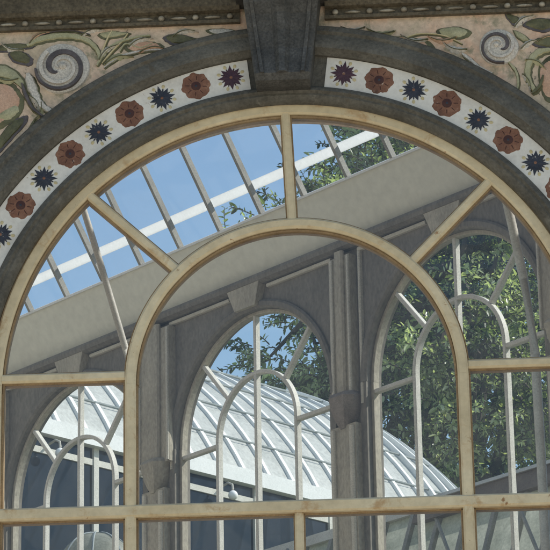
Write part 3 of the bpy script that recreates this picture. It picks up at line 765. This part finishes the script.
# dark floor and upright sheet added inside so the glass looks into shade
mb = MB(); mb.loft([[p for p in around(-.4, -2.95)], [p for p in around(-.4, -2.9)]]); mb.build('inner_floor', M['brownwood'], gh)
mb = MB(); mb.loft([[GO + GG * a - GM * b + Vector((0, 0, z)) for a, b in ((GBK + .3, 2.3), (GL - .3, 2.3), (GL - .3, 2.5), (GBK + .3, 2.5))] for z in (-2.9, -.5)]); mb.build('inner_shade_sheet', M['brownwood'], gh)

# globe lamps on the glasshouse wall
def lamp(G, zl):
    p = GO + GG * G
    t = thing('globe_lamp', 'x', 'lamp', tuple(p + Vector((0, 0, zl))), 'globe lamps on the glasshouse wall')
    mb = MB(); mb.ball(p + GM * .16 + Vector((0, 0, zl)), .048, .048, .048, 16, 10); mb.build('globe', M['opal'], t, True)
    mb = MB(); mb.tube([p + GM * .0 + Vector((0, 0, zl + .12)), p + GM * .09 + Vector((0, 0, zl + .14)), p + GM * .15 + Vector((0, 0, zl + .11)), p + GM * .16 + Vector((0, 0, zl + .055))], .012, 8); mb.build('bracket_arm', M['iron'], t, True)
    return t
l1 = lamp(.17, -.32); l1['label'] = 'white globe lamp seen through the leftmost far window'
l2 = copy_tree(l1); l2.location = l2.location + GG * 2.185; l2['label'] = 'white globe lamp just above the lower window bar, seen through the middle far window'

# ------------------------------------------------------------------ low lean-to frame house just behind the gallery
PF = Frame((0, 7.5, Z0), U, -NN)
lo = thing('glass_frame_house', 'low glazed roof with pale dusty panes and brown ridge behind the right-hand far window', 'glasshouse', tuple(PF.p(-1.8, -6.4, 0)))
PR, PE, RUN = 1.20, -.80, .74                       # ridge and eave heights, how far the roof runs out
def pr(t, f, h=0.): return PF.p(t, PR + (PE - PR) * f + h * .7, RUN * f + h * .7)
mb = MB(); mb.add([pr(-3.6, 0), pr(.9, 0), pr(.9, 1), pr(-3.6, 1)], [[0, 1, 2, 3]])
mb.build('dusty_glazing', M['wash_pale'], lo)
mb = MB(); mb.add([PF.p(-3.6, PR, 0), PF.p(.9, PR, 0), PF.p(.9, PE, -RUN), PF.p(-3.6, PE, -RUN)], [[0, 1, 2, 3]])
mb.build('clear_glazing', M['glass_far'], lo)
t = -3.6
while t < .95:
    mb = MB(); mb.loft([[pr(t - .018, f), pr(t + .018, f), pr(t + .018, f, .04), pr(t - .018, f, .04)] for f in (0, 1)]); mb.build('glazing_bar', M['rafter'], lo); t += .3
for t0, t1 in ((-3.3, -1.9), (-2.5, -1.1), (-1.7, -.3), (-.9, .5)):
    mb = MB(); a, b = pr(t1, .02, .045), pr(t0, .98, .045); mb.tube([a, b], .016, 6); mb.build('wind_brace', M['rafter'], lo)
mb = MB(); mb.loft([[PF.p(t, PR - .03, -.03), PF.p(t, PR - .03, .05), PF.p(t, PR + .05, .04), PF.p(t, PR + .05, -.03)] for t in (-.95, .95)]); mb.build('ridge_cap', M['bar'], lo)
mb = MB(); mb.loft([[PF.p(t, PR - .13, -.03), PF.p(t, PR - .13, .12), PF.p(t, PR + .03, .05), PF.p(t, PR + .03, -.03)] for t in (-3.65, -.96)]); mb.build('ridge_board', M['brownwood'], lo)
mb = MB(); mb.loft([[PF.p(t, PR + .031, -.04), PF.p(t, PR + .031, .07), PF.p(t, PR + .06, .06), PF.p(t, PR + .06, -.04)] for t in (-3.65, -.96)]); mb.build('ridge_cap', M['bar'], lo)
mb = MB(); mb.box(PF, -3.6, .9, -6.46, PE - .02, -RUN + .02, RUN - .02); mb.build('house_wall', M['lowwall'], lo)

# ------------------------------------------------------------------ domed garden pavilion in front of the glasshouse
pc = Vector((-2.22, 11.0, Z0 + 1.85)); pr_ = .36
pav = thing('garden_pavilion', 'small pale domed pavilion roof under the left lower panes', 'pavilion', (pc.x, pc.y, 12.0 - 5.2))
mb = MB(); rings = []
for i in range(9):
    f = PI / 2 * i / 8; r = max(.004, pr_ * math.cos(f)); rings.append([pc + Vector((r * math.cos(2 * PI * k / 24), r * math.sin(2 * PI * k / 24), .38 * math.sin(f))) for k in range(24)])
mb.loft(rings); mb.build('dome', M['wash_pale'], pav, True)
for k in range(8):
    a = 2 * PI * k / 8; mb = MB(); mb.tube([pc + Vector((pr_ * 1.01 * math.cos(f) * math.cos(a), pr_ * 1.01 * math.cos(f) * math.sin(a), .385 * math.sin(f))) for f in [PI / 2 * i / 8 for i in range(9)]], .010, 5); mb.build('dome_rib', M['lap'], pav)
mb = MB(); mb.loft([[pc + Vector((r * math.cos(2 * PI * k / 24), r * math.sin(2 * PI * k / 24), z)) for k in range(24)] for r, z in ((.39, -.07), (.41, -.03), (.38, -.001))]); mb.build('dome_ring', M['bar'], pav, True)
for k in range(8):
    a = 2 * PI * k / 8; p = pc + Vector((.35 * math.cos(a), .35 * math.sin(a), 0)); mb = MB(); mb.tube([Vector((p.x, p.y, 6.7)), Vector((p.x, p.y, pc.z - .07))], .03, 8); mb.build('post', M['bar'], pav)


# ------------------------------------------------------------------ trees
def tree(name, label, base, height, crown, mat, nleaf, size, seed, clumps=26):
    """crown = (centre, rx, ry, rz); trunk and limbs lead to clumps, every clump carries many small leaves"""
    rnd = random.Random(seed); base = Vector(base); cc = Vector(crown[0]); rx, ry, rz = crown[1:]
    t = thing(name, label, 'tree', tuple(base), 'trees behind the glasshouse')
    mb = MB(); top = cc + Vector((rnd.uniform(-.2, .2), rnd.uniform(-.2, .2), rz * .55))
    pts = []; 
    for i in range(9):
        f = i / 8; p = base.lerp(top, f) + Vector((noise.noise((seed, f * 3, 0)), noise.noise((seed, f * 3, 9)), 0)) * .35 * f; pts.append(p)
    mb.tube(pts, [max(.03, .24 * (1 - f / 8.5)) for f in range(9)], 10)
    trunk = mb.build('trunk', M['bark'], t, True)
    cl = []
    tries = 0
    while len(cl) < clumps and tries < 4000:
        tries += 1
        d = Vector((rnd.gauss(0, 1), rnd.gauss(0, 1), rnd.gauss(0, 1))).normalized() * rnd.uniform(.25, 1) ** .5
        p = cc + Vector((d.x * rx, d.y * ry, d.z * rz))
        if all((p - q).length > .55 * rx / 2.2 for q, _ in cl): cl.append((p, rnd.uniform(.55, 1.) * rx * .36))
    mb = MB()
    for p, r in cl:
        s = pts[rnd.randint(4, 8)]; m = s.lerp(p, .55) + Vector((0, 0, -.15 * rx * rnd.random()))
        mb.tube([s, m, p], [.07, .045, .012], 6)
    mb.build('limbs', M['bark'], t, True)
    V = []; F = []; T = []; tw = MB(); done = 0
    while done < nleaf:
        p, r = cl[rnd.randrange(len(cl))]
        d = Vector((rnd.gauss(0, 1), rnd.gauss(0, 1), rnd.gauss(0, .85))) * r * .5
        c0 = p + d; out = (d * .8 + (c0 - cc) * .35).normalized()
        td = (out * 1.0 + Vector((rnd.uniform(-.7, .7), rnd.uniform(-.7, .7), rnd.uniform(-.3, .6)))).normalized()
        n = rnd.randint(7, 13); step = size * rnd.uniform(.26, .36); droop = rnd.uniform(.02, .07)
        tone0 = .56 + .75 * noise.noise(c0 * .8) + rnd.gauss(0, .14); q = c0; tp = [q]
        ph = rnd.uniform(0, 6.28); sz = size * rnd.uniform(.75, 1.25)
        for k in range(n):
            td = (td + Vector((rnd.uniform(-.1, .1), rnd.uniform(-.1, .1), -droop))).normalized(); q = q + td * step
            if k % 3 == 2 or k == n - 1: tp.append(q)
            ph += 2.4 + rnd.uniform(-.4, .4)
            e1 = td.orthogonal().normalized(); e2 = td.cross(e1)
            ax = (td * rnd.uniform(.4, .9) + e1 * math.cos(ph) + e2 * math.sin(ph) + Vector((0, 0, -.25))).normalized()
            up = Vector((rnd.uniform(-.7, .7), rnd.uniform(-.7, .7), 1))
            sd = ax.cross(up).normalized(); nr_ = sd.cross(ax)
            L = sz * (.55 + .65 * math.sin(PI * (k + 1) / (n + 1.5))) * rnd.uniform(.8, 1.2); w = L * rnd.uniform(.17, .26); cu = rnd.uniform(-.02, .2)
            b = len(V); c = q
            V += [c, c + ax * L * .3 + sd * w + nr_ * L * .08, c + ax * L * .72 + sd * w * .8 + nr_ * L * (.06 - cu * .5), c + ax * L - nr_ * L * cu, c + ax * L * .72 - sd * w * .8 + nr_ * L * (.06 - cu * .5), c + ax * L * .3 - sd * w + nr_ * L * .08, c + ax * L * .5 - nr_ * L * .04]
            F += [(b, b + 1, b + 6), (b + 1, b + 2, b + 6), (b + 2, b + 3, b + 6), (b + 3, b + 4, b + 6), (b + 4, b + 5, b + 6), (b + 5, b, b + 6)]
            T += [min(1, max(0, tone0 + rnd.gauss(0, .16)))] * 7
        tw.tube(tp, [.010 * (1 - .7 * i / len(tp)) for i in range(len(tp))], 4, False)
        done += n
    tw.build('twigs', M['bark'], t)
    me = bpy.data.meshes.new('crown'); me.from_pydata([tuple(v - base) for v in V], [], F)
    at = me.attributes.new('tone', 'FLOAT', 'POINT'); at.data.foreach_set('value', T)
    me.materials.append(M[mat])
    o = bpy.data.objects.new('crown', me); COL.objects.link(o); o.parent = t
    return t
tree('broadleaf_tree', 'dense dark evergreen tree filling the right-hand far window', (1.4, 23.5, 6.9), 9, ((1.35, 23.5, Z0 + 7.6), 2.2, 2.0, 3.0), 'leaves_a', 40000, .090, 3, 46)
tree('broadleaf_tree', 'looser light green tree above the glasshouse ridge in the middle far window', (-.5, 26, 6.9), 9, ((-.30, 26., Z0 + 9.35), 1.5, 1.5, 2.0), 'leaves_c', 15000, .092, 5, 26)
tree('broadleaf_tree', 'tall tree whose sparse top shows through the roof panes right of the middle bar', (1.2, 29, 6.9), 11, ((.90, 29, Z0 + 12.5), 1.75, 1.6, 2.1), 'leaves_b', 25000, .10, 8, 46)
tree('broadleaf_tree', 'blue green tree at the far right edge behind the dark one', (4.2, 27, 6.9), 9, ((4.0, 27, Z0 + 8.6), 2.3, 2., 3.2), 'leaves_b', 22000, .10, 11, 32)


# ------------------------------------------------------------------ sky, sun, camera
SUN = Vector((.72, .10, .68)).normalized()
el = math.asin(SUN.z); az = math.atan2(SUN.x, SUN.y)
w = bpy.data.worlds.new('World'); scene.world = w; w.use_nodes = True
nt = w.node_tree
for n in list(nt.nodes): nt.nodes.remove(n)
sky = nt.nodes.new('ShaderNodeTexSky'); sky.sky_type = 'NISHITA'; sky.sun_disc = False
sky.sun_elevation = el; sky.sun_rotation = az; sky.air_density = 1.6; sky.dust_density = .5; sky.ozone_density = 3.5; sky.altitude = 300
bg = nt.nodes.new('ShaderNodeBackground'); bg.inputs['Strength'].default_value = .15
wo = nt.nodes.new('ShaderNodeOutputWorld')
nt.links.new(sky.outputs[0], bg.inputs[0]); nt.links.new(bg.outputs[0], wo.inputs[0])
sl = bpy.data.lights.new('Sun', 'SUN'); sl.energy = 5.0; sl.angle = R(.5); sl.color = (1., .95, .87)
so = bpy.data.objects.new('Sun', sl); COL.objects.link(so); so.rotation_euler = SUN.to_track_quat('Z', 'Y').to_euler()
so.location = (20, 10, 40)

cd = bpy.data.cameras.new('Camera'); co = bpy.data.objects.new('Camera', cd); COL.objects.link(co)
yaw, pit, rol = R(-2.647), R(20), R(-1.041)
fwd = Vector((math.sin(yaw) * math.cos(pit), math.cos(yaw) * math.cos(pit), math.sin(pit)))
rt = Vector((math.cos(yaw), -math.sin(yaw), 0)); up = rt.cross(fwd)
r2 = rt * math.cos(rol) + up * math.sin(rol); u2 = up * math.cos(rol) - rt * math.sin(rol)
from mathutils import Matrix
mt = Matrix(((r2.x, u2.x, -fwd.x), (r2.y, u2.y, -fwd.y), (r2.z, u2.z, -fwd.z))).to_4x4()
mt.translation = Vector((.6144, -15.019, Z0 - 4.8563))
co.matrix_world = mt
cd.sensor_fit = 'HORIZONTAL'; cd.sensor_width = 36.; cd.lens = 36. * 3028.5 / 550
cd.clip_start = .1; cd.clip_end = 6000
scene.camera = co
scene.view_settings.view_transform = 'Standard'; scene.view_settings.look = 'None'; scene.view_settings.exposure = 0
for o in list(bpy.data.objects):
    if '_o' in o: del o['_o']
